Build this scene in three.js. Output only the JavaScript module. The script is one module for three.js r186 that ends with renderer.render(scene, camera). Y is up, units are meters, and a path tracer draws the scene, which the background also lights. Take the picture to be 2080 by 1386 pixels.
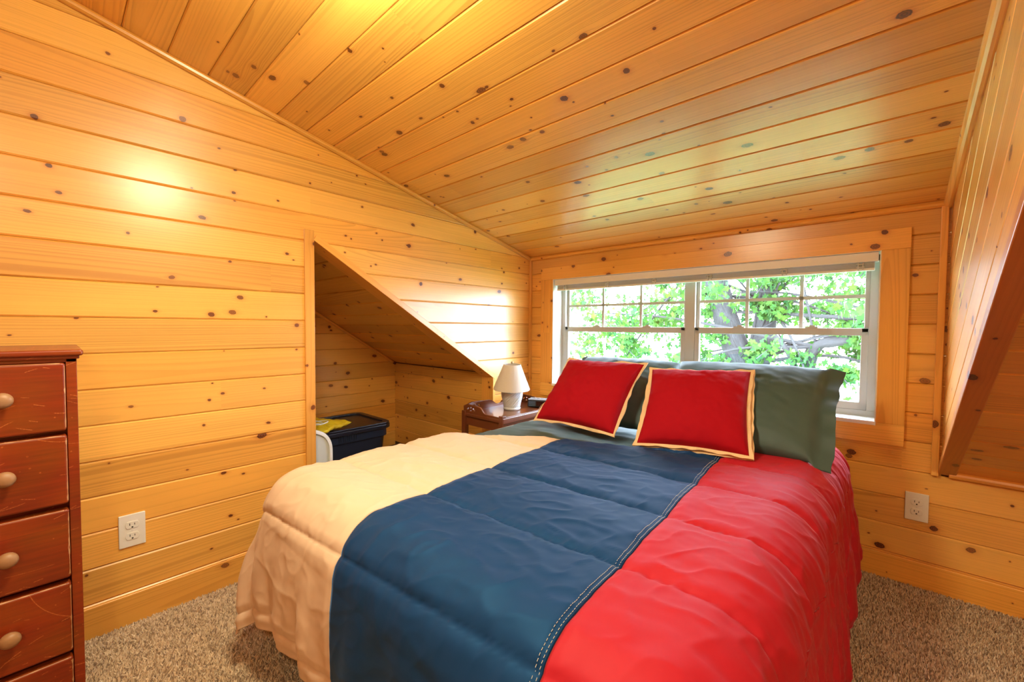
import * as THREE from 'three';
import { mergeGeometries, mergeVertices, toCreasedNormals } from 'three/addons/utils/BufferGeometryUtils.js';
import { RoundedBoxGeometry } from 'three/addons/geometries/RoundedBoxGeometry.js';
import { ImprovedNoise } from 'three/addons/math/ImprovedNoise.js';

// ---------------------------------------------------------------- camera, sky, exposure
const renderer = new THREE.WebGLRenderer({ antialias: true });
renderer.toneMapping = THREE.LinearToneMapping;
renderer.toneMappingExposure = 1.0;
renderer.shadowMap.enabled = true;
const scene = new THREE.Scene();
const FPX = 843.7, YAW = 0.7357, PITCH = -0.0335, ROLL = 0.0069;
const camera = new THREE.PerspectiveCamera(2 * Math.atan(693 / FPX) * 180 / Math.PI, 2080 / 1386, 0.02, 900);
{
  const F = new THREE.Vector3(-Math.sin(YAW) * Math.cos(PITCH), Math.sin(PITCH), -Math.cos(YAW) * Math.cos(PITCH));
  const R = F.clone().cross(new THREE.Vector3(0, 1, 0)).normalize(), U = R.clone().cross(F);
  const R2 = R.clone().multiplyScalar(Math.cos(ROLL)).addScaledVector(U, Math.sin(ROLL));
  const U2 = U.clone().multiplyScalar(Math.cos(ROLL)).addScaledVector(R, -Math.sin(ROLL));
  camera.position.set(1.9416, 1.0473, 2.3413);
  camera.quaternion.setFromRotationMatrix(new THREE.Matrix4().makeBasis(R2, U2, F.clone().negate()));
}
scene.background = new THREE.Color().setRGB(23.0, 27.5, 34.0);           // bright overcast sky
const LAMP_CD = 4.7, LAMP_RGB = [1, 0.93, 0.62];

// ---------------------------------------------------------------- helpers
let seed = 12345;
const rnd = () => { seed |= 0; seed = seed + 0x6D2B79F5 | 0; let t = Math.imul(seed ^ seed >>> 15, 1 | seed); t = t + Math.imul(t ^ t >>> 7, 61 | t) ^ t; return ((t ^ t >>> 14) >>> 0) / 4294967296; };
const rr = (a, b) => a + (b - a) * rnd();
const clamp = (x, a = 0, b = 1) => Math.min(b, Math.max(a, x));
const sstep = (a, b, x) => { const t = clamp((x - a) / (b - a)); return t * t * (3 - 2 * t); };
const PN = new ImprovedNoise();
const n3 = (x, y, z = 0) => PN.noise(x + 31.7, y + 11.3, z + 5.1);
const V3 = (x, y, z) => new THREE.Vector3(x, y, z);
const lin = (r, g, b) => new THREE.Color().setRGB(r, g, b);
const used = {};
function numbered(n) { if (!(n in used)) { used[n] = 0; return n; } used[n]++; return n + '_' + String(used[n]).padStart(3, '0'); }
function shade(o) { o.traverse((c) => { if (c.isMesh) { c.castShadow = true; c.receiveShadow = true; } }); return o; }
function mesh(name, geo, mat, parent) {
  const m = new THREE.Mesh(geo, mat); m.name = parent ? name : numbered(name); m.castShadow = m.receiveShadow = true;
  (parent ?? scene).add(m); return m;
}
function thing(name, label, category, pos = [0, 0, 0], group) {
  const o = new THREE.Group(); o.name = numbered(name); o.position.set(...pos); scene.add(o);
  o.userData = { label, category }; if (group) o.userData.group = group; return o;
}
function tag(o, label, category, group) { Object.assign(o.userData, { label, category }); if (group) o.userData.group = group; return o; }
function struct(name, label, category = 'wall') {
  const o = new THREE.Group(); o.name = numbered(name); scene.add(o); o.userData = { kind: 'structure', label, category }; return o;
}
const plain = (r, g, b, rough = 0.6, extra = {}) => new THREE.MeshPhysicalMaterial({ color: lin(r, g, b), roughness: rough, ...extra });
function tri(pos, uv) {
  const g = new THREE.BufferGeometry(); g.setAttribute('position', new THREE.Float32BufferAttribute(pos, 3));
  g.setAttribute('uv', new THREE.Float32BufferAttribute(uv ?? new Array(pos.length / 3 * 2).fill(0), 2)); g.computeVertexNormals(); return g;
}
const bx = (x0, x1, y0, y1, z0, z1, r = 0) => {
  const g = r ? new RoundedBoxGeometry(x1 - x0, y1 - y0, z1 - z0, 2, r) : new THREE.BoxGeometry(x1 - x0, y1 - y0, z1 - z0);
  g.translate((x0 + x1) / 2, (y0 + y1) / 2, (z0 + z1) / 2); return g.index ? g.toNonIndexed() : g;
};
const merge = (l) => mergeGeometries(l.map((g) => (g.index ? g.toNonIndexed() : g)));

// ---------------------------------------------------------------- knotty pine
const STRIPS = 12, SLEN = 3.0, SW = 0.1225;
function woodTexture(N) {
  const W = 2048, H = 2048, d = new Uint8Array(W * H * 4), rows = H / STRIPS;
  for (let k = 0; k < STRIPS; k++) {
    const tone = rr(0.93, 1.05), warm = rr(-0.03, 0.03), v0 = rr(-0.05, 0.17), d0 = rr(0.012, 0.07), sl = rr(-0.03, 0.03), sp = rr(0.005, 0.010), con = rr(0.25, 0.9), kz = N * 40 + k * 3.7;
    const knots = [];
    const nk = 9 + Math.floor(rnd() * 9);
    for (let i = 0; i < nk; i++) knots.push({ u: rr(0, SLEN), v: rr(0.008, SW - 0.008), r: rnd() < 0.35 ? rr(0.006, 0.012) : rr(0.0022, 0.0055), e: rr(1.0, 1.9), dk: rr(0.6, 1), sk: rr(-.5, .5) });
    const y0 = Math.round(k * rows), y1 = Math.round((k + 1) * rows);
    for (let px = 0; px < W; px++) {
      const x = (px + 0.5) / W * SLEN;
      const near = knots.filter((q) => Math.min(Math.abs(q.u - x), SLEN - Math.abs(q.u - x)) < 0.16);
      const dd = d0 + sl * x + 0.022 * n3(x * 0.8, kz, 1.5), lowA = n3(x * 1.6, kz, 3.3);
      for (let py = y0; py < y1; py++) {
        const y = (py - y0 + 0.5) / (y1 - y0) * SW;
        let warp = 0.005 * n3(x * 1.7, y * 9 + kz, 0.5) + 0.0009 * n3(x * 9, y * 60 + kz, 2.5), kn = 0, kr = 0, halo = 0;
        for (const q of near) {
          let dx = x - q.u; if (dx > SLEN / 2) dx -= SLEN; if (dx < -SLEN / 2) dx += SLEN;
          const dy = y - q.v + dx * q.sk * 0.2;
          warp += Math.sign(dy || 1) * -q.r * 0.9 * Math.exp(-(dx * dx) / (q.r * q.r * 18) - (dy * dy) / (q.r * q.r * 7));
          const ds = Math.hypot(dx / q.e, dy) / q.r * (1 + 0.15 * n3(dx * 200, dy * 200, q.u));
          if (ds < 1) { kn = Math.max(kn, sstep(1, 0.82, ds) * q.dk); kr = ds; }
          halo = Math.max(halo, 0.45 * q.dk * Math.exp(-Math.max(0, ds - 1) * 1.6));
        }
        const rad = Math.hypot(y - v0 + warp, dd), ph = rad / sp + 1.3 * n3(rad * 70, kz, 4.2), g = ph - Math.floor(ph);
        const late = sstep(0.35, 0.92, g) * (1 - sstep(0.94, 1, g));
        const cl = con * (0.45 + 0.75 * Math.abs(n3(x * 0.9, y * 22 + kz, 6.6)));
        const fib = n3(x * 14, y * 900 + kz, 7.7), blot = n3(x * 2.2, y * 14 + kz, 9.1);
        let L = tone * (1 - 0.16 * cl * late + 0.025 * fib + 0.045 * blot + 0.03 * lowA);
        let R = 0.93 * L, G = (0.735 + warm * 0.5 - 0.035 * late * cl) * L, B = (0.475 + warm - 0.06 * late * cl) * L;
        if (halo > 0.02) { R *= 1 - 0.22 * halo; G *= 1 - 0.42 * halo; B *= 1 - 0.5 * halo; }
        if (kn > 0) { const ring = 0.85 + 0.25 * Math.sin(kr * 14); R += (0.45 * ring - R) * kn; G += (0.215 * ring - G) * kn; B += (0.095 * ring - B) * kn; if (kr > 0.78) { const e = 1 - 0.45 * sstep(0.78, 0.95, kr) * kn; R *= e; G *= e; B *= e; } }
        const i = (py * W + px) * 4;
        d[i] = clamp(R) * 255; d[i + 1] = clamp(G) * 255; d[i + 2] = clamp(B) * 255; d[i + 3] = 255;
      }
    }
  }
  const t = new THREE.DataTexture(d, W, H, THREE.RGBAFormat); t.colorSpace = THREE.SRGBColorSpace; t.wrapS = t.wrapT = THREE.RepeatWrapping;
  t.magFilter = THREE.LinearFilter; t.minFilter = THREE.LinearMipmapLinearFilter; t.generateMipmaps = true; t.needsUpdate = true; return t;
}
const woodMaps = [woodTexture(0), woodTexture(1)];
const WOOD = [];                                    // boards differ a little in stain
for (const map of woodMaps) for (const c of [[1, 0.86, 0.42], [0.95, 0.80, 0.37], [1, 0.89, 0.46], [0.96, 0.77, 0.33]])
  WOOD.push(new THREE.MeshPhysicalMaterial({ map, color: lin(...c), roughness: 0.45, clearcoat: 1, clearcoatRoughness: 0.26 }));
const anyWood = () => WOOD[Math.floor(rnd() * WOOD.length)];
const TRIMWOOD = new THREE.MeshPhysicalMaterial({ map: woodMaps[0], color: lin(0.98, 0.78, 0.36), roughness: 0.4, clearcoat: 0.5, clearcoatRoughness: 0.22 });
const REDWOOD = new THREE.MeshPhysicalMaterial({ map: woodMaps[1], color: lin(0.66, 0.40, 0.17), roughness: 0.4, clearcoat: 0.5, clearcoatRoughness: 0.25 });
const backMat = plain(0.20, 0.11, 0.045, 0.9);

function clipPoly(p, a, b, c) {                       // keep a*u + b*v >= c
  const out = [];
  for (let i = 0; i < p.length; i++) {
    const P = p[i], Q = p[(i + 1) % p.length], dp = a * P[0] + b * P[1] - c, dq = a * Q[0] + b * Q[1] - c;
    if (dp >= 0) out.push(P);
    if ((dp > 0 && dq < 0) || (dp < 0 && dq > 0)) { const t = dp / (dp - dq); out.push([P[0] + t * (Q[0] - P[0]), P[1] + t * (Q[1] - P[1])]); }
  }
  return out;
}
// a board: convex outline in (u,v), long edges at v0 and v1 chamfered by c, thickness t along w
function boardGeo(poly, v0, v1, t, c) {
  const full = clipPoly(clipPoly(poly, 0, 1, v0), 0, -1, -v1);
  if (full.length < 3) return null;
  const inner = clipPoly(clipPoly(full, 0, 1, v0 + c), 0, -1, -(v1 - c));
  if (inner.length < 3) return null;
  const pos = [], uv = [], strip = Math.floor(rnd() * STRIPS), off = rnd(), fu = rnd() < 0.5 ? 1 : -1, fv = rnd() < 0.5;
  const put = (p, w) => { pos.push(p[0], p[1], w); let f = clamp((p[1] - v0) / Math.max(SW, v1 - v0)); if (fv) f = 1 - f; uv.push(fu * (p[0] + w * 0.3) / SLEN + off, (strip + 0.03 + 0.94 * f) / STRIPS); };
  const quad = (a, wa, b, wb, c2, wc, d, wd) => { put(a, wa); put(b, wb); put(c2, wc); put(a, wa); put(c2, wc); put(d, wd); };
  for (let i = 1; i < inner.length - 1; i++) { put(inner[0], t); put(inner[i], t); put(inner[i + 1], t); }
  const edgeAt = (p, v) => { const q = p.filter((x) => Math.abs(x[1] - v) < 1e-6).sort((a, b) => a[0] - b[0]); return q.length > 1 ? [q[0], q[q.length - 1]] : null; };
  const e0 = edgeAt(full, v0), i0 = edgeAt(inner, v0 + c), e1 = edgeAt(full, v1), i1 = edgeAt(inner, v1 - c);
  if (e0 && i0) quad(e0[0], t - c, e0[1], t - c, i0[1], t, i0[0], t);
  if (e1 && i1) quad(i1[0], t, i1[1], t, e1[1], t - c, e1[0], t - c);
  let area = 0; for (let i = 0; i < full.length; i++) { const P = full[i], Q = full[(i + 1) % full.length]; area += P[0] * Q[1] - P[1] * Q[0]; }
  const F = area > 0 ? full : full.slice().reverse();
  for (let i = 0; i < F.length; i++) {
    const P = F[i], Q = F[(i + 1) % F.length], longE = Math.abs(P[1] - Q[1]) < 1e-6;
    quad(P, 0, Q, 0, Q, t - c, P, t - c);
    if (!longE) { const cl = (A, B) => { const lo = v0 + c, hi = v1 - c; const y = clamp(A[1], lo, hi); const s = Math.abs(B[1] - A[1]) < 1e-9 ? 0 : (y - A[1]) / (B[1] - A[1]); return [A[0] + s * (B[0] - A[0]), y]; }; const P2 = cl(P, Q), Q2 = cl(Q, P); quad(P, t - c, Q, t - c, Q2, t, P2, t); }
  }
  return tri(pos, uv);
}
const basis = (O, U, V) => { const N = U.clone().cross(V); return new THREE.Matrix4().makeBasis(U, V, N).setPosition(O); };
// rows of boards over convex regions of a plane; M maps (u,v,w); front faces lie at w = 0
function planking(parent, M, regions, start, pitch, rows, opts = {}) {
  const t = 0.016, c = opts.c ?? 0.0045, gap = 0.0005;
  for (let k = 0; k < rows; k++) for (const reg of regions) {
    const g = boardGeo(reg, start + k * pitch + gap, start + (k + 1) * pitch - gap, t, c);
    if (!g) continue;
    { const vm = start + (k + 0.5) * pitch, a = rr(-1, 1) * 0.006; g.translate(0, -vm, -t); g.rotateX(a); g.translate(0, vm, 0); }   // boards sit a little uneven
    g.applyMatrix4(M); mesh('plank', g, anyWood(), parent);
  }
}
function slab(parent, M, poly, w0, w1, mat = backMat, name = 'backing') {    // prism of a convex outline between w0 and w1
  const pos = [], uv = [];
  let area = 0; for (let i = 0; i < poly.length; i++) { const P = poly[i], Q = poly[(i + 1) % poly.length]; area += P[0] * Q[1] - P[1] * Q[0]; }
  const F = area > 0 ? poly : poly.slice().reverse();
  const put = (p, w) => { pos.push(p[0], p[1], w); uv.push(p[0] / SLEN, p[1] / SLEN); };
  for (let i = 1; i < F.length - 1; i++) { put(F[0], w1); put(F[i], w1); put(F[i + 1], w1); put(F[0], w0); put(F[i + 1], w0); put(F[i], w0); }
  for (let i = 0; i < F.length; i++) { const P = F[i], Q = F[(i + 1) % F.length]; put(P, w0); put(Q, w0); put(Q, w1); put(P, w0); put(Q, w1); put(P, w1); }
  const g = tri(pos, uv); g.applyMatrix4(M); return mesh(name, g, mat, parent);
}
function boardBox(O, U, V, L, W, T, c = 0.003) {                // a trim board: length L along U, width W along V, thickness T along UxV
  const g = boardGeo([[0, 0], [L, 0], [L, W], [0, W]], 0, W, T, c); g.applyMatrix4(basis(O, U, V)); return g;
}
function trimProfile(pts, A, B, up) {                            // sweeps a closed 2D profile (x: side, y: up) from A to B
  const D = B.clone().sub(A), L = D.length(); D.normalize();
  const S = D.clone().cross(up).normalize(), Up = S.clone().cross(D);
  const pos = [], uv = [], off = rnd(), strip = Math.floor(rnd() * STRIPS);
  const P = (p, e) => A.clone().addScaledVector(D, e * L).addScaledVector(S, p[0]).addScaledVector(Up, p[1]);
  let acc = 0; const put = (q, u, v) => { pos.push(q.x, q.y, q.z); uv.push(u / SLEN + off, (strip + 0.1 + v * 6) / STRIPS); };
  for (let i = 0; i < pts.length; i++) {
    const a = pts[i], b = pts[(i + 1) % pts.length], l = Math.hypot(b[0] - a[0], b[1] - a[1]);
    const a0 = P(a, 0), a1 = P(a, 1), b0 = P(b, 0), b1 = P(b, 1);
    put(a0, 0, acc); put(a1, L, acc); put(b1, L, acc + l); put(a0, 0, acc); put(b1, L, acc + l); put(b0, 0, acc + l); acc += l;
  }
  for (const [e, s] of [[0, 1], [1, -1]]) for (let i = 1; i < pts.length - 1; i++) for (const k of s > 0 ? [0, i, i + 1] : [0, i + 1, i]) put(P(pts[k], e), e * L, 0.01);
  return tri(pos, uv);
}
const roundPts = (r, n = 12, cx = 0, cy = 0) => Array.from({ length: n }, (_, i) => [cx + r * Math.cos(i / n * 2 * Math.PI), cy + r * Math.sin(i / n * 2 * Math.PI)]);

// ---------------------------------------------------------------- room dimensions
const W = 2.112, HC = 1.547, SC = 0.228, SM = 0.626, HM = 0.49, ZJ = (HC - HM) / (SM - SC), BACK = 4.0, RIGHT = 3.9, AX = -1.17, AZ0 = 0.389, AZ1 = 1.75;
const ceilY = (z) => HC + SC * z, mainY = (z) => HM + SM * z;
const X = V3(1, 0, 0), Y = V3(0, 1, 0), Z = V3(0, 0, 1);
const PITCHW = 0.1198, ROW0 = 0.111;
const WX0 = 0.214, WX1 = 1.912, WY0 = 0.655, WY1 = 1.38;          // window opening

// floor with carpet pile
{
  const f = struct('floor', 'beige and brown speckled carpet floor', 'floor');
  mesh('slab', bx(AX - 0.1, RIGHT + 0.1, -0.12, -0.004, -0.14, BACK + 0.1), plain(0.30, 0.20, 0.12, 0.95), f);
}
{
  const cone = new THREE.ConeGeometry(0.0036, 0.013, 4, 1, true); cone.translate(0, 0.0045, 0);
  const spots = [];
  const area = (x0, x1, z0, z1, s) => { for (let x = x0; x < x1; x += s) for (let z = z0; z < z1; z += s) spots.push([x + rr(-s, s) * 0.5, z + rr(-s, s) * 0.5]); };
  area(0.016, 1.0, 1.25, 2.9, 0.0047); area(1.0, 2.2, 1.9, 2.9, 0.007); area(1.75, 3.1, 0.016, 1.9, 0.0048); area(AX, 0, AZ0 + 0.01, 1.6, 0.011);
  const im = new THREE.InstancedMesh(cone, new THREE.MeshStandardMaterial({ roughness: 1, color: 0xffffff }), spots.length);
  const m4 = new THREE.Matrix4(), q = new THREE.Quaternion(), e = new THREE.Euler(), c = new THREE.Color();
  const pal = [[0.72, 0.56, 0.40], [0.64, 0.48, 0.33], [0.78, 0.63, 0.47], [0.46, 0.33, 0.22], [0.30, 0.205, 0.14], [0.54, 0.40, 0.27], [0.68, 0.51, 0.35]];
  spots.forEach(([x, z], i) => {
    e.set(rr(-0.6, 0.6), rr(0, 6.28), rr(-0.6, 0.6)); q.setFromEuler(e); const s = rr(0.8, 1.3);
    m4.compose(V3(x, 0, z), q, V3(s, s, s)); im.setMatrixAt(i, m4);
    const cl = n3(x * 60, z * 60, 2) * 0.45 + rr(-0.65, 0.65), p = pal[Math.min(6, Math.max(0, Math.floor((cl + 0.75) / 1.5 * 7)))]; im.setColorAt(i, c.setRGB(...p));
  });
  im.name = numbered('carpet_pile'); im.userData = { kind: 'stuff', label: 'short speckled beige and brown carpet pile on the floor', category: 'carpet' };
  im.castShadow = im.receiveShadow = true; scene.add(im);
}

// left wall, with the sloped opening of the storage alcove
const OZ0 = AZ0, OZ1 = 1.541, OPTOP = (z) => 0.468 + SM * z;      // lower edge of the opening's sloped head
{
  const w = struct('wall_left', 'left knotty pine plank wall with a sloped alcove opening');
  const M = basis(V3(0, 0, 0), Z.clone().negate(), Y);             // u = -z, v = y, w = +x
  const top = (u) => ceilY(-u), P = (z, y) => [-z, y];
  const A = [P(OZ1 + 0.02, 0), P(OZ1 + 0.02, ceilY(OZ1 + .02)), P(ZJ, ceilY(ZJ)), P(3.6, mainY(3.6)), P(BACK, mainY(3.6) - 0.1), P(BACK, 0)];
  const s = 0.02;
  const B = [P(0, 0), P(0, HC), P(OZ1 + 0.02, ceilY(OZ1 + 0.02)), P(OZ1 + 0.02, OPTOP(OZ1) + s), P(OZ0 - 0.02, OPTOP(OZ0) + s), P(OZ0 - 0.02, 0)];
  // rows that pass above the opening run through in one length
  const yTop = 1.4288;
  const low = (poly) => clipPoly(poly, 0, -1, -yTop), high = (poly) => clipPoly(poly, 0, 1, yTop);
  // B split along the slope into convex pieces
  const B1 = [P(0, 0), P(0, HC + 1), P(OZ0 - 0.02, HC + 1), P(OZ0 - 0.02, 0)];
  const B2 = [P(OZ0 - 0.02, OPTOP(OZ0 - .02) + s), P(OZ0 - 0.02, HC + 1), P(OZ1 + 0.02, HC + 1), P(OZ1 + 0.02, OPTOP(OZ1 + .02) + s)];
  // below the opening's low end the boards stop at its small right jamb; above it they run from the corner to the slope
  const yJ = OPTOP(OZ0 - .02) + s;
  const Bhi = [P(0, yJ), P(0, HC), P(OZ1 + 0.02, ceilY(OZ1 + 0.02)), P(OZ1 + 0.02, OPTOP(OZ1 + .02) + s), P(OZ0 - 0.02, yJ)];
  const Blo = [P(0, 0), P(0, yJ), P(OZ0 - 0.02, yJ), P(OZ0 - 0.02, 0)];
  const T = [P(0, yTop), P(0, HC), P(ZJ, ceilY(ZJ)), P(3.6, mainY(3.6)), P(BACK, mainY(3.6) - 0.1), P(BACK, yTop)];
  planking(w, M, [low(A)], ROW0 - PITCHW, PITCHW, 12);
  planking(w, M, [low(Blo)], ROW0 - PITCHW, PITCHW, 12);
  planking(w, M, [low(Bhi)], ROW0, PITCHW, 11);
  planking(w, M, [T], ROW0, PITCHW, 24);
  for (const q of [A, Blo, Bhi]) slab(w, M, q, -0.10, -0.0162);
  // liner boards of the opening
  const sl = V3(0, SM, 1).normalize(), L = (OZ1 - OZ0) / sl.z;
  const nDown = V3(0, -1, SM).normalize();
  mesh('opening_post', boardBox(V3(0.006, 0, OZ1 + 0.043), Y, V3(0, 0, -1), OPTOP(OZ1) + 0.075, 0.043, 0.0, 0.0) ?? null, TRIMWOOD, w).geometry = (() => { const g = bx(-0.105, 0.008, 0, OPTOP(OZ1) + 0.045, OZ1, OZ1 + 0.043, 0.002); woodUV(g, 'y', 'z'); return g; })();
  { const g = bx(-0.105, 0.007, 0, OPTOP(OZ0) + 0.0, OZ0 - 0.022, OZ0, 0.002); woodUV(g, 'y', 'z'); mesh('opening_jamb', g, TRIMWOOD, w); }
  { const g = bx(-0.105, 0.008, 0, 0.03, 0, L + 0.03, 0.002); woodUV(g, 'z', 'x'); const Mx = new THREE.Matrix4().makeBasis(X, nDown.clone().negate(), sl); Mx.setPosition(0, OPTOP(OZ0) - 0.014, OZ0 - 0.022); g.applyMatrix4(Mx); mesh('opening_head', g, TRIMWOOD, w); }
}
function woodUV(g, along, across) {                               // board uv on a box by its long axis
  const p = g.attributes.position, u = g.attributes.uv, ax = { x: 0, y: 1, z: 2 }, off = rnd(), strip = Math.floor(rnd() * STRIPS);
  g.computeBoundingBox(); const bb = g.boundingBox, lo = bb.min.toArray(), hi = bb.max.toArray(), third = 3 - ax[along] - ax[across];
  for (let i = 0; i < p.count; i++) {
    const q = [p.getX(i), p.getY(i), p.getZ(i)];
    const f = ((q[ax[across]] - lo[ax[across]]) + (q[third] - lo[third])) / Math.max(SW, hi[ax[across]] - lo[ax[across]] + hi[third] - lo[third]);
    u.setXY(i, q[ax[along]] / SLEN + off, (strip + 0.05 + 0.9 * f) / STRIPS);
  }
  return g;
}
// window wall
{
  const w = struct('wall_back', 'knotty pine plank wall around the window');
  const M = basis(V3(0, 0, 0), X, Y);
  const CX0 = 0.13, CX1 = 1.985, CY0 = 0.58, CY1 = 1.45;           // boards end behind the casing
  const R = (x0, x1, y0, y1) => [[x0, y0], [x1, y0], [x1, y1], [x0, y1]];
  planking(w, M, [R(0, RIGHT, 0, ROW0 + 3 * PITCHW)], ROW0 - PITCHW, PITCHW, 4);
  // rows meeting the casing are cut to it
  for (let k = 3; k < 13; k++) {
    const a = ROW0 + k * PITCHW, b = a + PITCHW;
    const regs = [], ya = a, yb = Math.min(b, HC);
    if (yb <= WY0 || ya >= WY1) regs.push(R(0, W, ya, yb));
    else regs.push(R(0, CX0, ya, yb), R(CX1, W, ya, yb));
    planking(w, M, regs, a, PITCHW, 1);
  }
  slab(w, M, R(-0.1, WX0, 0, HC + 0.12), -0.14, -0.0162); slab(w, M, R(WX1, W + 0.1, 0, HC + 0.12), -0.14, -0.0162);
  slab(w, M, R(WX0, WX1, 0, WY0), -0.14, -0.0162); slab(w, M, R(WX0, WX1, WY1, HC + 0.12), -0.14, -0.0162);
  slab(w, M, R(W, RIGHT + .1, 0, HM + 0.05), -0.14, -0.0162);
}
// dormer ceiling
{
  const w = struct('ceiling', 'sloping knotty pine plank ceiling', 'ceiling');
  const S = V3(0, SC, 1).normalize(), L = ZJ / S.z;
  const M2 = basis(V3(0, HC, 0), X.clone(), S.clone());                       // faces down
  const reg = [[0, 0], [W, 0], [W, L], [0, L]];
  planking(w, M2, [reg], 0.0196 - 0.1225, 0.1225, 23, {});
  slab(w, M2, [[-0.1, -0.14], [W + 0.0, -0.14], [W + 0.0, L], [-0.1, L]], -0.08, -0.0162);
}
// main roof slope to the right of the dormer, and on past the dormer's top
const MS = V3(0, SM, 1).normalize();
{
  const w = struct('ceiling', 'steep pine plank roof slope beside the dormer', 'ceiling');
  const M = basis(V3(0, HM, 0), X, MS), L = ZJ / MS.z, L2 = 3.6 / MS.z;
  planking(w, M, [[[W + 0.005, 0], [RIGHT, 0], [RIGHT, L], [W + 0.005, L]]], 0, 0.12, 26);
  slab(w, M, [[W + 0.005, -0.16], [RIGHT + 0.1, -0.16], [RIGHT + 0.1, L], [W + 0.03, L]], -0.08, -0.0162);
  slab(w, M, [[-0.1, L - 0.02], [RIGHT + 0.1, L - 0.02], [RIGHT + 0.1, L2], [-0.1, L2]], -0.08, -0.001, WOOD[1], 'upper_slope');
  const g = bx(-0.1, RIGHT + 0.1, mainY(3.6) - 0.09, mainY(3.6) + 0.06, 3.5, BACK + 0.1); mesh('ridge_board', g, WOOD[1], w);
}
// dormer cheek
{
  const w = struct('wall_right', 'glossy pine plank dormer cheek wall');
  const perp = V3(0, MS.z, -MS.y);
  const M = basis(V3(W, HM, 0), MS.clone().negate(), perp);        // w = (-MS) x perp -> -x or +x
  const toUV = (z, y) => { const q = V3(0, y - HM, z); return [-q.dot(MS), q.dot(perp)]; };
  const reg = [toUV(0, HM), toUV(0, HC), toUV(ZJ, ceilY(ZJ))];
  const nx = MS.clone().negate().cross(perp).x;
  const M2 = nx < 0 ? M : basis(V3(W, HM, 0), MS, perp);
  const reg2 = nx < 0 ? reg : reg.map(([u, v]) => [-u, v]);
  planking(w, M2, [reg2], 0, 0.118, 9);
  slab(w, M2, clipPoly(reg2, 0, 1, 0.02), -0.07, -0.0162);
}
// unseen walls behind the camera and to the right
{ const w = struct('wall_front', 'pine wall behind'); mesh('boards', bx(-0.1, RIGHT + 0.1, -0.1, 2.8, BACK, BACK + 0.1), WOOD[0], w); }
{ const w = struct('wall_side', 'pine end wall under the roof slope'); mesh('boards', bx(RIGHT, RIGHT + 0.1, -0.1, 2.85, -0.14, BACK), WOOD[2], w); }

// storage alcove behind the left wall
{
  const w = struct('wall_alcove', 'pine plank walls inside the alcove');
  const Ms = basis(V3(AX, 0, 0), Z.clone().negate(), Y);
  planking(w, Ms, [[[-AZ0, 0], [-AZ0, mainY(AZ0)], [-AZ1, mainY(AZ1)], [-AZ1, 0]]], 0.03, 0.1198, 14);
  slab(w, Ms, [[-AZ0 + .1, 0], [-AZ0 + .1, mainY(AZ0)], [-AZ1 - .05, mainY(AZ1) + .08], [-AZ1 - .05, 0]], -0.06, -0.0162);
  const Me = basis(V3(0, 0, AZ0), X, Y);
  planking(w, Me, [[[AX, 0], [-0.10, 0], [-0.10, mainY(AZ0)], [AX, mainY(AZ0)]]], 0.06, 0.1198, 6);
  slab(w, Me, [[AX - .05, 0], [-0.10, 0], [-0.10, mainY(AZ0) + .05], [AX - .05, mainY(AZ0) + .05]], -0.06, -0.0162);
  mesh('near_wall', bx(AX - .05, -0.1, 0, mainY(AZ1), AZ1, AZ1 + 0.05), WOOD[1], w);
  const c = struct('ceiling', 'sloped plank ceiling inside the alcove', 'ceiling');
  const Mc = basis(V3(0, HM + 0.008, 0), X, MS);
  planking(c, Mc, [[[AX, AZ0 / MS.z], [-0.1, AZ0 / MS.z], [-0.1, AZ1 / MS.z], [AX, AZ1 / MS.z]]], -0.03, 0.12, 18);
  slab(c, Mc, [[AX - .05, AZ0 / MS.z - .1], [-0.1, AZ0 / MS.z - .1], [-0.1, AZ1 / MS.z + .05], [AX - .05, AZ1 / MS.z + .05]], -0.06, -0.0162);
  // cove strip where alcove ceiling meets its side wall
  mesh('cove_strip', trimProfile(roundPts(0.011, 8), V3(AX + 0.006, mainY(AZ0) - 0.004, AZ0), V3(AX + 0.006, mainY(AZ1) - 0.004, AZ1), Y), TRIMWOOD, c);
}

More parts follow.
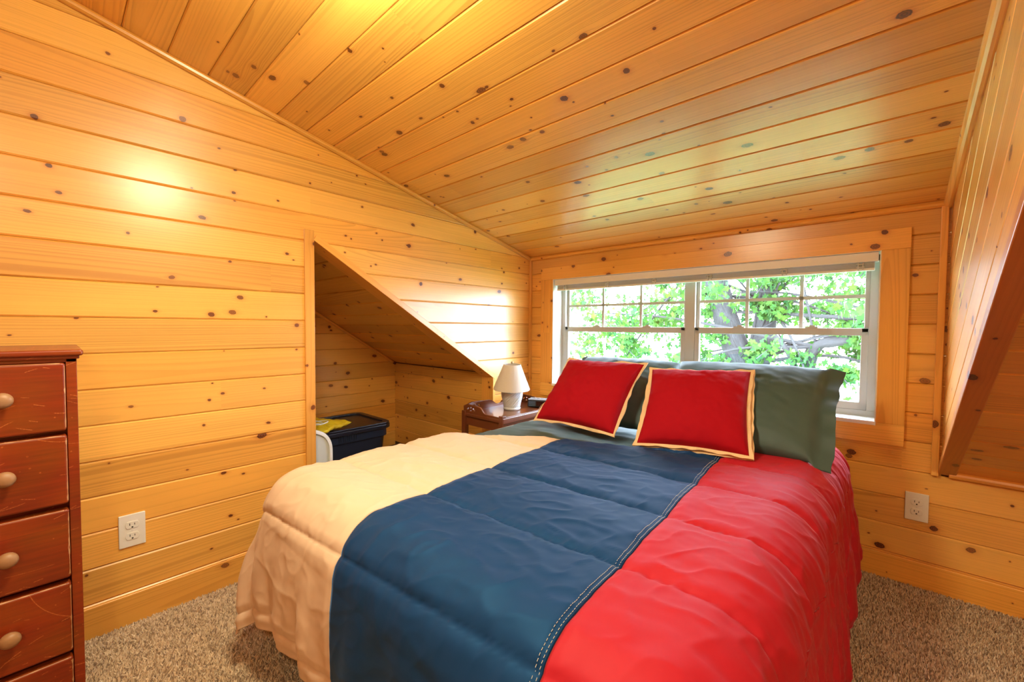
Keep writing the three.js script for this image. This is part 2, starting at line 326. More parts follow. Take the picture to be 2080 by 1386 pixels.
// ---------------------------------------------------------------- trims
function trim(label, geo, mat = TRIMWOOD) { const m = mesh('trim', geo, mat); m.name = m.name; m.userData = { kind: 'structure', label, category: 'trim' }; return m; }
let trimN = 0; function trimN_(label, geo, mat) { const m = mesh('trim_' + (++trimN), geo, mat ?? TRIMWOOD); m.userData = { kind: 'structure', label, category: 'trim' }; return m; }
{
  const quarter = (r, n = 6) => { const p = [[0, 0]]; for (let i = 0; i <= n; i++) { const a = i / n * Math.PI / 2; p.push([r * Math.cos(a), r * Math.sin(a)]); } return p; };
  trimN_('round pine moulding between left wall and sloping ceiling', trimProfile(roundPts(0.013, 10, 0, 0), V3(0.008, HC - 0.010, 0), V3(0.008, ceilY(ZJ) - 0.010, ZJ), Y));
  trimN_('round pine moulding between ceiling and dormer cheek', trimProfile(roundPts(0.017, 14), V3(W - 0.008, HC - 0.012, 0), V3(W - 0.008, ceilY(ZJ) - 0.012, ZJ), Y));
  trimN_('pine cove moulding between ceiling and window wall', trimProfile(roundPts(0.014, 10), V3(0, HC - 0.008, 0.008), V3(W, HC - 0.008, 0.008), Y));
  trimN_('narrow pine corner strip beside the lamp', woodUV(bx(0, 0.018, 0, HC - 0.005, 0, 0.018, 0.003), 'y', 'x'));
  trimN_('pine corner strip between window wall and dormer cheek', woodUV(bx(W - 0.030, W - 0.008, HM - 0.02, HC - 0.008, 0, 0.016, 0.003), 'y', 'x'));
  // outside corner guard along the roof slope edge
  { const L = ZJ / MS.z, g = woodUV(bx(0, 0.05, -0.014, 0.016, 0, L, 0.004), 'z', 'x'); const up = V3(0, MS.z, -MS.y); g.applyMatrix4(new THREE.Matrix4().makeBasis(X, up, MS).setPosition(W - 0.010, HM, 0)); trimN_('reddish brown corner board along the lower edge of the cheek', g, REDWOOD); }
  trimN_('pine moulding under the steep roof slope', trimProfile(roundPts(0.014, 10), V3(W + 0.02, HM - 0.006, 0.010), V3(RIGHT, HM - 0.006, 0.010), Y));
}
const bb = (name, label, g) => { const m = mesh(name, g, WOOD[3]); m.userData = { kind: 'structure', label, category: 'baseboard' }; };
bb('baseboard_left', 'pine baseboard of the left wall', woodUV(bx(0, 0.014, 0, 0.108, OZ1 + 0.044, BACK, 0.003), 'z', 'y'));
bb('baseboard_back', 'pine baseboard of the window wall', woodUV(bx(0.02, RIGHT, 0, 0.108, 0, 0.014, 0.003), 'x', 'y'));

// ---------------------------------------------------------------- window
const vinyl = plain(0.52, 0.50, 0.45, 0.35), glassMat = new THREE.MeshPhysicalMaterial({ color: 0xffffff, roughness: 0, transmission: 1, thickness: 0, ior: 1.45 });
{
  const w = struct('window_1', 'white vinyl double window with grilles in the upper sashes', 'window');
  // pine casing
  const cas = (x0, x1, y0, y1, along) => mesh('casing', woodUV(bx(x0, x1, y0, y1, 0, 0.018, 0.002), along, along === 'x' ? 'y' : 'x'), rnd() < .5 ? WOOD[0] : WOOD[3], w);
  cas(0.111, 2.001, 1.378, 1.462, 'x'); cas(0.111, WX0, 0.655, 1.378, 'y'); cas(WX1, 2.001, 0.655, 1.378, 'y'); cas(0.111, 2.001, 0.567, 0.655, 'x');
  // white returns
  const ret = plain(0.82, 0.82, 0.80, 0.5);
  mesh('jamb_return', bx(WX0 - 0.012, WX0 + 0.004, WY0, WY1, -0.14, 0.016), ret, w); mesh('jamb_return', bx(WX1 - 0.004, WX1 + 0.012, WY0, WY1, -0.14, 0.016), ret, w);
  mesh('head_return', bx(WX0, WX1, WY1 - 0.004, WY1 + 0.012, -0.14, 0.014), ret, w); mesh('sill_return', bx(WX0, WX1, WY0 - 0.012, WY0 + 0.004, -0.14, 0.02), ret, w);
  const zf = -0.09, X0 = WX0 + 0.004, X1 = WX1 - 0.004, XM = 1.105, Y0 = WY0 + 0.004, Y1 = WY1 - 0.004, YM = 1.035;
  const fr = [bx(X0, X0 + 0.03, Y0, Y1, zf - 0.05, zf), bx(X1 - 0.03, X1, Y0, Y1, zf - 0.05, zf), bx(X0, X1, Y1 - 0.025, Y1, zf - 0.05, zf), bx(X0, X1, Y0, Y0 + 0.026, zf - 0.05, zf + 0.004), bx(XM - 0.026, XM + 0.026, Y0, Y1, zf - 0.05, zf + 0.003)];
  mesh('frame', merge(fr), vinyl, w);
  for (const [a, b] of [[X0 + 0.03, XM - 0.026], [XM + 0.026, X1 - 0.03]]) {
    const ring = (x0, x1, y0, y1, z0, z1, s, bt) => merge([bx(x0, x0 + s, y0, y1, z0, z1, .003), bx(x1 - s, x1, y0, y1, z0, z1, .003), bx(x0, x1, y1 - bt, y1, z0, z1, .003), bx(x0, x1, y0, y0 + bt, z0, z1, .003)]);
    // upper sash with grille
    const up = mesh('upper_sash', ring(a, b, YM - 0.005, Y1 - 0.025, zf - 0.045, zf - 0.025, 0.018, 0.022), vinyl, w);
    const gx0 = a + 0.018, gx1 = b - 0.018, gy0 = YM + 0.017, gy1 = Y1 - 0.047;
    mesh('pane', bx(gx0, gx1, gy0, gy1, zf - 0.037, zf - 0.036), glassMat, up);
    const g = []; for (const f of [1 / 3, 2 / 3]) g.push(bx(gx0 + (gx1 - gx0) * f - 0.008, gx0 + (gx1 - gx0) * f + 0.008, gy0, gy1, zf - 0.034, zf - 0.028)); g.push(bx(gx0, gx1, 1.190, 1.206, zf - 0.034, zf - 0.028));
    mesh('grille', merge(g), vinyl, up);
    // lower sash
    const lo = mesh('lower_sash', ring(a, b, Y0 + 0.026, YM + 0.018, zf - 0.022, zf + 0.002, 0.026, 0.034), vinyl, w);
    mesh('pane', bx(a + 0.026, b - 0.026, Y0 + 0.06, YM - 0.016, zf - 0.012, zf - 0.011), glassMat, lo);
    for (const f of [0.3, 0.72]) mesh('sash_lock', merge([bx(a + (b - a) * f - 0.025, a + (b - a) * f + 0.025, YM + 0.018, YM + 0.024, zf - 0.02, zf), bx(a + (b - a) * f - 0.008, a + (b - a) * f + 0.014, YM + 0.024, YM + 0.031, zf - 0.016, zf - 0.004)]), vinyl, lo);
    mesh('lift_rail', bx((a + b) / 2 - 0.07, (a + b) / 2 + 0.07, Y0 + 0.04, Y0 + 0.046, zf + 0.002, zf + 0.010), vinyl, lo);
  }
}
// raised mini blind
{
  const b = thing('window_blind', 'white mini blind fully raised at the top of the window', 'blind', [0, 0, 0]);
  const wm = plain(0.82, 0.80, 0.75, 0.4), sm = plain(0.74, 0.74, 0.72, 0.4), clear = new THREE.MeshPhysicalMaterial({ color: lin(.9, .92, .92), roughness: 0.15, transmission: 0.6, thickness: 0 });
  const x0 = WX0 + 0.008, x1 = WX1 - 0.008;
  mesh('headrail', bx(x0, x1, 1.336, 1.375, -0.028, 0.006, 0.002), wm, b);
  for (let i = 0; i < 9; i++) mesh('slat', bx(x0 + 0.012, x1 - 0.012, 1.312 + i * 0.0026, 1.3132 + i * 0.0026, -0.030 + 0.0006 * (i % 2), -0.004), sm, b);
  mesh('bottom_rail', bx(x0 + 0.012, x1 - 0.012, 1.300, 1.311, -0.030, -0.004, 0.003), wm, b);
  for (const f of [0.05, 0.24, 0.42, 0.60, 0.8, 0.965]) { const x = x0 + (x1 - x0) * f; mesh('cord_loop', merge([bx(x - 0.014, x + 0.014, 1.313, 1.318, -0.004, 0.003), bx(x - 0.010, x - 0.006, 1.302, 1.334, -0.004, 0.002), bx(x + 0.006, x + 0.010, 1.305, 1.334, -0.004, 0.002), bx(x - 0.016, x + 0.012, 1.325, 1.329, -0.004, 0.004)]), clear, b); }
}

// ---------------------------------------------------------------- outlets
function outlet(label, M) {
  const o = thing('outlet_plate', label, 'outlet'); o.applyMatrix4(M);
  const pm = plain(0.80, 0.77, 0.70, 0.35), dk = plain(0.03, 0.025, 0.02, 0.6);
  mesh('cover', new RoundedBoxGeometry(0.070, 0.114, 0.006, 3, 0.0028).translate(0, 0, 0.003), pm, o);
  for (const s of [-1, 1]) {
    const sh = new THREE.Shape(); sh.absarc(0, 0, 0.0172, -0.75, 0.75); sh.absarc(0, 0, 0.0172, Math.PI - 0.75, Math.PI + 0.75);
    const rec = mesh('receptacle', new THREE.ExtrudeGeometry(sh, { depth: 0.0015, bevelEnabled: true, bevelSize: 0.0008, bevelThickness: 0.0008, bevelSegments: 1 }).translate(0, s * 0.0195, 0.006), pm, o);
    mesh('slots', merge([bx(-0.0075, -0.0055, s * 0.0195 - 0.001, s * 0.0195 + 0.007, 0.0078, 0.0086), bx(0.0052, 0.0070, s * 0.0195 - 0.001, s * 0.0195 + 0.006, 0.0078, 0.0086), new THREE.CylinderGeometry(0.0027, 0.0027, 0.0008, 12).rotateX(Math.PI / 2).translate(0, s * 0.0195 - 0.0075, 0.0082)]), dk, rec);
  }
  mesh('screw', new THREE.CylinderGeometry(0.0028, 0.0028, 0.0012, 12).rotateX(Math.PI / 2).translate(0, 0, 0.0064), plain(.7, .68, .62, .3), o);
}
outlet('almond duplex outlet plate on left wall beside the dresser', new THREE.Matrix4().makeBasis(Z.clone().negate(), Y, X).setPosition(0.0005, 0.330, 2.170));
outlet('almond duplex outlet plate on window wall right of the bed', new THREE.Matrix4().makeBasis(X, Y, Z).setPosition(2.0465, 0.329, 0.0005));

// ---------------------------------------------------------------- ceiling lamp (above the frame): it lights the room
function ceilingLamp(x, y, z, tilt, label, cd) {
  const o = thing('ceiling_lamp', label, 'lamp', [x, y, z]);
  const base = mesh('base', new THREE.CylinderGeometry(0.16, 0.17, 0.025, 40).translate(0, -0.0125, 0), plain(.75, .72, .66, .4), o);
  const pts = []; for (let i = 0; i <= 14; i++) { const a = i / 14 * Math.PI / 2; pts.push(new THREE.Vector2(0.15 * Math.sin(a), -0.025 - 0.075 * Math.cos(a))); }
  mesh('bowl', new THREE.LatheGeometry(pts, 40), new THREE.MeshStandardMaterial({ color: lin(.85, .83, .78), roughness: 0.4, emissive: lin(...LAMP_RGB), emissiveIntensity: 6 }), o);
  o.rotation.x = -tilt;
  for (const l of [new THREE.PointLight(lin(...LAMP_RGB), cd * 0.45, 0, 2), new THREE.SpotLight(lin(...LAMP_RGB), cd * 0.75, 0, 1.42, 0.45, 2)]) {
    l.position.set(x, y - 0.16, z); l.castShadow = true; l.shadow.radius = 6; scene.add(l);
    if (l.target) { l.target.position.set(x, 0, z); scene.add(l.target); }
  }
}
ceilingLamp(1.08, ceilY(1.95), 1.95, Math.atan(SC), 'round flush ceiling lamp with a frosted glass bowl above the foot of the bed', LAMP_CD);
ceilingLamp(3.0, mainY(2.9), 2.9, Math.atan(SM), 'round flush ceiling lamp with a frosted glass bowl under the steep roof slope', LAMP_CD * 0.9);

// ---------------------------------------------------------------- bed
const BX0 = 0.47, BX1 = 1.83, BZ1 = 1.92;
{
  const b = thing('bed', 'full size bed base and mattress pushed against the window wall', 'bed', [1.15, 0, 0.98]);
  const cx = 1.15, cz = 0.98;
  mesh('box_spring', bx(BX0 - cx + 0.02, BX1 - cx - 0.02, 0.17, 0.34, 0.05 - cz, BZ1 - 0.03 - cz, 0.02), plain(.55, .5, .42, .9), b);
  mesh('mattress', bx(BX0 - cx + 0.015, BX1 - cx - 0.015, 0.341, 0.545, 0.045 - cz, BZ1 - 0.025 - cz, 0.05), plain(.7, .68, .62, .9), b);
  mesh('frame', merge([bx(BX0 - cx + 0.03, BX1 - cx - 0.03, 0.14, 0.17, 0.06 - cz, 0.10 - cz), bx(BX0 - cx + 0.03, BX1 - cx - 0.03, 0.14, 0.17, BZ1 - 0.10 - cz, BZ1 - 0.06 - cz), bx(BX0 - cx + 0.03, BX0 - cx + 0.07, 0.14, 0.17, 0.06 - cz, BZ1 - 0.06 - cz), bx(BX1 - cx - 0.07, BX1 - cx - 0.03, 0.14, 0.17, 0.06 - cz, BZ1 - 0.06 - cz)]), plain(.05, .045, .04, .5), b);
  for (const [x, z] of [[BX0 + .06, .09], [BX1 - .06, .09], [BX0 + .06, BZ1 - .1], [BX1 - .06, BZ1 - .1]]) mesh('leg', new THREE.CylinderGeometry(0.02, 0.018, 0.14, 12).translate(x - cx, 0.07, z - cz), plain(.05, .045, .04, .5), b);
}
// cloth laid over the bed: developed coordinates (X, Z) -> space
function drape(Xd, Zd, T, r, flare, floorY, rip, ins = 0) {
  const x0 = BX0 + r + ins, x1 = BX1 - r - ins, z1 = BZ1 - r - ins;
  const dx = Xd < x0 ? Xd - x0 : Xd > x1 ? Xd - x1 : 0, dz = Zd > z1 ? Zd - z1 : 0, d = Math.hypot(dx, dz);
  const bxp = clamp(Xd, x0, x1), bzp = Math.min(Zd, z1);
  if (d < 1e-9) return V3(bxp, T, bzp);
  const nx = dx / d, nz = dz / d, a = d / r, cor = 4 * nx * nx * nz * nz;
  let h, y;
  if (a < Math.PI / 2) { h = r * Math.sin(a); y = T - r * (1 - Math.cos(a)); }
  else {
    const L = d - r * Math.PI / 2, fl = flare * (1 + 2.2 * cor); h = r + fl * L; y = T - r - L * Math.sqrt(1 - fl * fl);
    const al = Math.abs(nx) > Math.abs(nz) ? Zd : Xd;
    h += rip * sstep(0, 0.22, L) * (Math.sin(al * 34 + 2.2 * n3(al * 3, 4.4)) * 0.6 + n3(al * 16, L * 2.5, 6) * 1.2);
  }
  if (y < floorY) { h += (floorY - y) * 0.7; y = floorY; }
  return V3(bxp + nx * h, y, bzp + nz * h);
}
function clothGrid(nu, nv, at, offset, thick) {      // at(u,v) -> base point; offset(u,v) outward; two layers with a rim
  const P = [], N = [], du = 1e-3;
  for (let j = 0; j <= nv; j++) for (let i = 0; i <= nu; i++) {
    const u = i / nu, v = j / nv, p = at(u, v);
    const a = at(Math.min(1, u + du), v).sub(at(Math.max(0, u - du), v)), b = at(u, Math.min(1, v + du)).sub(at(u, Math.max(0, v - du)));
    const n = b.cross(a).normalize(); if (!isFinite(n.x) || n.lengthSq() < .5) n.set(0, 1, 0);
    P.push(p); N.push(n);
  }
  const pos = [], uv = [], idx = [], W1 = nu + 1, cnt = P.length;
  for (let l = 0; l < 2; l++) for (let k = 0; k < cnt; k++) {
    const i = k % W1, j = Math.floor(k / W1), u = i / nu, v = j / nv, o = l ? -thick(u, v) : offset(u, v), q = P[k].clone().addScaledVector(N[k], o);
    pos.push(q.x, Math.max(0.004, q.y), q.z); uv.push(u, v);
  }
  for (let j = 0; j < nv; j++) for (let i = 0; i < nu; i++) {
    const a = j * W1 + i, b = a + 1, c = a + W1, d = c + 1;
    idx.push(a, c, b, b, c, d, a + cnt, b + cnt, c + cnt, b + cnt, d + cnt, c + cnt);
  }
  const rim = (a, b) => idx.push(a, b, b + cnt, a, b + cnt, a + cnt);
  for (let i = 0; i < nu; i++) { rim(i, i + 1); rim(nv * W1 + i + 1, nv * W1 + i); }
  for (let j = 0; j < nv; j++) { rim((j + 1) * W1, j * W1); rim(j * W1 + nu, (j + 1) * W1 + nu); }
  const g = new THREE.BufferGeometry(); g.setAttribute('position', new THREE.Float32BufferAttribute(pos, 3)); g.setAttribute('uv', new THREE.Float32BufferAttribute(uv, 2)); g.setIndex(idx); g.computeVertexNormals(); return g;
}
const fabric = (r, g, b, rough = 0.55, extra = {}) => new THREE.MeshPhysicalMaterial({ color: lin(r, g, b), roughness: rough, side: THREE.DoubleSide, ...extra });
const GREEN = fabric(0.048, 0.092, 0.088, 0.6, { sheen: 0.3, sheenRoughness: 0.5, sheenColor: lin(.5, .7, .8) });
// green sheet
{
  const Xa = 0.16, Xb = 2.06;
  const at = (u, v) => drape(Xa + (Xb - Xa) * u, 0.06 + v * 1.55, 0.556, 0.11, 0.0, 0.02, 0.003, 0.016);
  const off = (u, v) => { const x = Xa + (Xb - Xa) * u, z = 0.06 + v * 1.55; return 0.006 + 0.007 * n3(x * 5 + z * 3, z * 9 - x * 2, 1) + 0.004 * n3(x * 14, z * 22, 4); };
  tag(mesh('bed_sheet', clothGrid(150, 120, at, off, () => 0.001), GREEN), 'wrinkled dark green sheet covering the mattress at the bed head', 'sheet');
}
// comforter of three panels
{
  const K = 0.07, CT = 0.578;
  const ztop = (x) => { const t = [[0.0, 1.24], [0.5, 1.21], [0.62, 1.14], [0.93, 0.94], [1.2, 0.84], [1.42, 0.62], [1.56, 0.34], [1.8, 0.15], [2.4, 0.13]]; for (let i = 0; i < t.length - 1; i++) if (x <= t[i + 1][0]) { const f = clamp((x - t[i][0]) / (t[i + 1][0] - t[i][0])); return t[i][1] + (t[i + 1][1] - t[i][1]) * f; } return 0.13; };
  const zbot = (x) => 2.25 + (x < 0.93 ? (0.93 - x) * 0.08 : 0) - (x > 1.9 ? 0.05 : 0);
  const seamD = (x, z) => { const s = (z + K * (x - 1.53) - 1.076) / 0.272; return (s - Math.floor(s)); };
  const comf = thing('comforter', 'quilted comforter with cream, navy and red stripes spread over the bed', 'comforter');
  const panels = [['cream_panel', 0.25, 0.962, fabric(0.72, 0.54, 0.40, 0.8, { sheen: 0.25, sheenRoughness: .5, sheenColor: lin(1, .9, .8) }), 150], ['navy_panel', 0.962, 1.53, fabric(0.010, 0.042, 0.14, 0.6, { specularColor: lin(.12, .48, 1), sheen: 0.5, sheenRoughness: .45, sheenColor: lin(.08, .32, .8) }), 115], ['red_panel', 1.53, 2.30, fabric(0.46, 0.010, 0.024, 0.66, { specularColor: lin(1, .6, .7), sheen: 0.45, sheenRoughness: .5, sheenColor: lin(1, .5, .6) }), 160]];
  const base = (s, t) => { let x = s, z = 0; for (let k = 0; k < 3; k++) { z = ztop(x) + t * (zbot(x) - ztop(x)); x = s + K * (z - 1); } return [x, z]; };
  const puff = (x, z, t, hem) => {
    const f = seamD(x, z), e = Math.min(f, 1 - f) * 0.272;           // distance to the channel seam
    const p = 0.009 * Math.sqrt(clamp(e / 0.022)) + 0.006 * sstep(0, 0.12, e);
    const side = sstep(1.74, 1.95, x), foot = sstep(1.8, 2.0, z);
    let wr = 0.0030 * n3(x * 4 + z * 3, z * 11 - x * 4, 3) + 0.0022 * n3(x * 9 - z * 8, z * 24 + x * 10, 8) + 0.0007 * n3(x * 30 + z * 14, z * 50 - x * 14, 2);
    const cr = (q) => Math.pow(1 - Math.min(1, Math.abs(q) * 2.2), 3);
    wr += 0.0042 * cr(n3(x * 5 + z * 4.5, z * 7.5 - x * 4, 6)) * (0.5 + n3(x * 3, z * 3, 9)) + 0.0028 * cr(n3(x * 9 - z * 6, z * 13 + x * 7, 4));
    wr *= 1 - 0.6 * foot;
    wr += 0.0026 * Math.exp(-e / 0.03) * n3(x * 60, z * 9, 5);        // gathers at the stitching
    wr += side * (0.007 * n3(x * 3.5, z * 21 + 2 * n3(x * 3, z * 4), 9) + 0.004 * n3(x * 5, z * 48, 1));
    wr += foot * 0.004 * n3(x * 16, z * 3, 2);
    return (p + wr) * sstep(0, 0.05, hem) + 0.004;
  };
  const stitch = [];
  for (const [name, s0, s1, mat, nu] of panels) {
    const S = (u) => s0 + (s1 - s0) * u;
    const at = (u, v) => { const [x, z] = base(S(u), v); return drape(x, z, CT, 0.115, 0.10, 0.03, 0.013); };
    const hemd = (u, v) => { const [x, z] = base(S(u), v); let h = Math.min((1 - v) * 1.3, v * 1.3); if (name === 'cream_panel') h = Math.min(h, u * (s1 - s0)); if (name === 'red_panel') h = Math.min(h, (1 - u) * (s1 - s0)); return [x, z, h]; };
    const off = (u, v) => { const [x, z, h] = hemd(u, v); let o = puff(x, z, v, h); const ed = Math.min(name === 'cream_panel' ? 1 : u, name === 'red_panel' ? 1 : 1 - u) * (s1 - s0); return o * (0.72 + 0.28 * sstep(0, 0.02, ed)); };
    mesh(name, clothGrid(nu, 330, at, off, (u, v) => 0.012 * sstep(0, 0.05, hemd(u, v)[2]) + 0.001), mat, comf);
    if (name === 'navy_panel') for (const uo of [0.978, 0.990]) for (let v = 0.02; v < 0.995; v += 0.0034) {
      const a = at(uo, v), b = at(uo, v + 0.0022), n = V3(0, 1, 0); const aa = at(uo - .01, v); const nn = b.clone().sub(a).cross(aa.clone().sub(a)).normalize(); if (nn.y < 0 && a.y > .5) nn.negate(); if (a.y <= .5 && nn.z < 0) nn.negate();
      const o = off(uo, v) + 0.0008; a.addScaledVector(nn, o); b.addScaledVector(nn, o);
      const g = new THREE.CylinderGeometry(0.00045, 0.00045, a.distanceTo(b), 4); g.applyQuaternion(new THREE.Quaternion().setFromUnitVectors(Y, b.clone().sub(a).normalize())); const c = a.add(b).multiplyScalar(.5); g.translate(c.x, c.y, c.z); stitch.push(g);
    }
  }
  mesh('stitching', merge(stitch), plain(.75, .72, .65, .8), comf);
}

// ---------------------------------------------------------------- pillows
function pillowGeo(w, h, t, opt = {}) {               // in local x (width), y (height), z (thickness); pinched corners, bowed edges
  const n = 56, pos = [], idx = [], bow = opt.bow ?? 0.05, seedz = opt.seed ?? 1, wrk = opt.wr ?? 1;
  for (let l = 0; l < 2; l++) for (let j = 0; j <= n; j++) for (let i = 0; i <= n; i++) {
    const u = i / n * 2 - 1, v = j / n * 2 - 1;
    const ex = 1 - bow * (1 - v * v), ey = 1 - bow * (1 - u * u);
    const hu = opt.hem ? u * opt.hem : -1, fl = sstep(0.80, 0.86, hu), uu = opt.hem ? (hu > 0 ? Math.min(1, hu / 0.84) : hu) : u;   // the open hem of a pillow case lies flat
    let x = u * ex * w / 2, y = v * ey * h / 2;
    const e = Math.max(0, (1 - uu * uu)) * Math.max(0, (1 - v * v)), prof = Math.pow(e, 0.42);
    const edge = 1 - Math.min(1, Math.min(1 - Math.abs(u), 1 - Math.abs(v)) * 3.2);
    let z = (l ? -1 : 1) * t / 2 * prof;
    z += (l ? -1 : 1) * prof * wrk * (0.006 * n3(u * 2.4 + seedz, v * 2.4, 1) + 0.0022 * n3(u * 9, v * 9 + seedz, 4));
    z += edge * wrk * 0.0035 * prof * Math.sin(((Math.abs(u) > Math.abs(v)) ? v : u) * 21 + seedz * 2);
    if (fl > 0) { y *= 1 + 0.07 * fl; z = z * (1 - fl) + fl * ((l ? -0.0025 : 0.0025) + 0.030 * (hu - 0.8) / 0.2 * n3(v * 3.2, seedz, 6) - 0.05 * (hu - 0.8) / 0.2 * (v > 0.5 ? (v - 0.5) : 0)); x += opt.hem * 0.008 * fl * n3(v * 4, seedz, 2); }
    if (l && opt.back) z *= opt.back;
    pos.push(x, y, z);
  }
  const c = (n + 1) * (n + 1);
  for (let j = 0; j < n; j++) for (let i = 0; i < n; i++) { const a = j * (n + 1) + i, b = a + 1, d = a + n + 1, e = d + 1; idx.push(a, b, d, b, e, d, a + c, d + c, b + c, b + c, d + c, e + c); }
  let g = new THREE.BufferGeometry(); g.setAttribute('position', new THREE.Float32BufferAttribute(pos, 3)); g.setIndex(idx);
  g = mergeVertices(g, 1e-5); g.computeVertexNormals(); return g;
}
function flangeGeo(w, h, bow, fw, amp, s) {            // flat wavy border around a pillow
  const n = 48, pos = [], idx = [], t = 0.0016;
  let k = 0;
  for (let side = 0; side < 4; side++) for (let i = 0; i <= n; i++) {
    const a = i / n * 2 - 1, q = 1 - bow * (1 - a * a);
    const wv = amp * n3(a * 4 + side * 3.3, s, 2) * (1 - a * a * .6), out = fw * (1 + 0.35 * n3(a * 5 + side, s, 7));
    let x, y, ox, oy; const ext = a * fw;
    if (side === 0) { x = a * w / 2; y = h / 2 * q; ox = ext; oy = out; } else if (side === 1) { x = w / 2 * q; y = -a * h / 2; ox = out; oy = -ext; } else if (side === 2) { x = -a * w / 2; y = -h / 2 * q; ox = -ext; oy = -out; } else { x = -w / 2 * q; y = a * h / 2; ox = -out; oy = ext; }
    for (const [f, z] of [[-0.15, t], [1, t + wv], [1, -t + wv], [-0.15, -t]]) pos.push(x + ox * f, y + oy * f, z);
    if (i < n) for (let m = 0; m < 4; m++) { const p = k + m, r = k + (m + 1) % 4; idx.push(p, p + 4, r, r, p + 4, r + 4); }
    k += 4;
  }
  const g = new THREE.BufferGeometry(); g.setAttribute('position', new THREE.Float32BufferAttribute(pos, 3)); g.setIndex(idx); const ng = g.toNonIndexed(); ng.computeVertexNormals(); return ng;
}
function frameFrom(bl, br, tl, tr) {                   // pillow pose from its four corners
  const c = bl.clone().add(br).add(tl).add(tr).multiplyScalar(.25);
  const ux = br.clone().add(tr).sub(bl).sub(tl).normalize(); let uy = tl.clone().add(tr).sub(bl).sub(br); uy.addScaledVector(ux, -uy.dot(ux)).normalize();
  return { M: new THREE.Matrix4().makeBasis(ux, uy, ux.clone().cross(uy)).setPosition(c), w: (br.distanceTo(bl) + tr.distanceTo(tl)) / 2, h: (tl.distanceTo(bl) + tr.distanceTo(br)) / 2 };
}
const RED = fabric(0.36, 0.001, 0.010, 0.85, { specularIntensity: 0.4 }), CREAM = fabric(0.80, 0.58, 0.34, 0.8);
function redPillow(label, c, s, second) {
  const f = frameFrom(...c), o = thing('throw_pillow', label, 'pillow', [0, 0, 0], 'red throw pillows on the bed'); o.applyMatrix4(f.M);
  const w = f.w - 0.012, h = f.h - 0.012;
  mesh('cushion', pillowGeo(w, h, 0.145, { bow: 0.065, seed: s, wr: 1.5, back: 0.35 }), RED, o);
  mesh('flange', flangeGeo(w, h, 0.065, 0.012, 0.016, s), CREAM, o);
  if (second) mesh('rear_flange', flangeGeo(w * 0.99, h * 0.985, 0.012, 0.014, 0.008, s + 4).translate(0, 0.004, -0.012), CREAM, o);
}
redPillow('red throw pillow with cream edging leaning nearest the lamp', [V3(0.706, 0.60, 0.775), V3(1.143, 0.60, 0.795), V3(0.655, 0.878, 0.50), V3(1.097, 0.884, 0.52)], 1.3);
redPillow('red throw pillow with cream edging in front of the large green pillow', [V3(1.223, 0.60, 0.835), V3(1.609, 0.60, 0.752), V3(1.157, 0.860, 0.542), V3(1.548, 0.887, 0.480)], 2.6, true);
function greenPillow(label, c, s) {
  const f = frameFrom(...c), o = thing('bed_pillow', label, 'pillow', [0, 0, 0], 'green bed pillows'); o.applyMatrix4(f.M);
  mesh('pillow_case', pillowGeo(f.w, f.h, 0.15, { bow: 0.02, seed: s, wr: 1.3, hem: Math.sign(s) }), GREEN, o);
}
greenPillow('dark green bed pillow between the two red throw pillows', [V3(0.60, 0.595, 0.60), V3(1.19, 0.595, 0.60), V3(0.60, 0.875, 0.26), V3(1.19, 0.875, 0.26)], -1.2);
greenPillow('large dark green bed pillow leaning below the right window', [V3(1.205, 0.598, 0.64), V3(1.84, 0.598, 0.645), V3(1.195, 0.885, 0.300), V3(1.80, 0.888, 0.305)], 2.2);

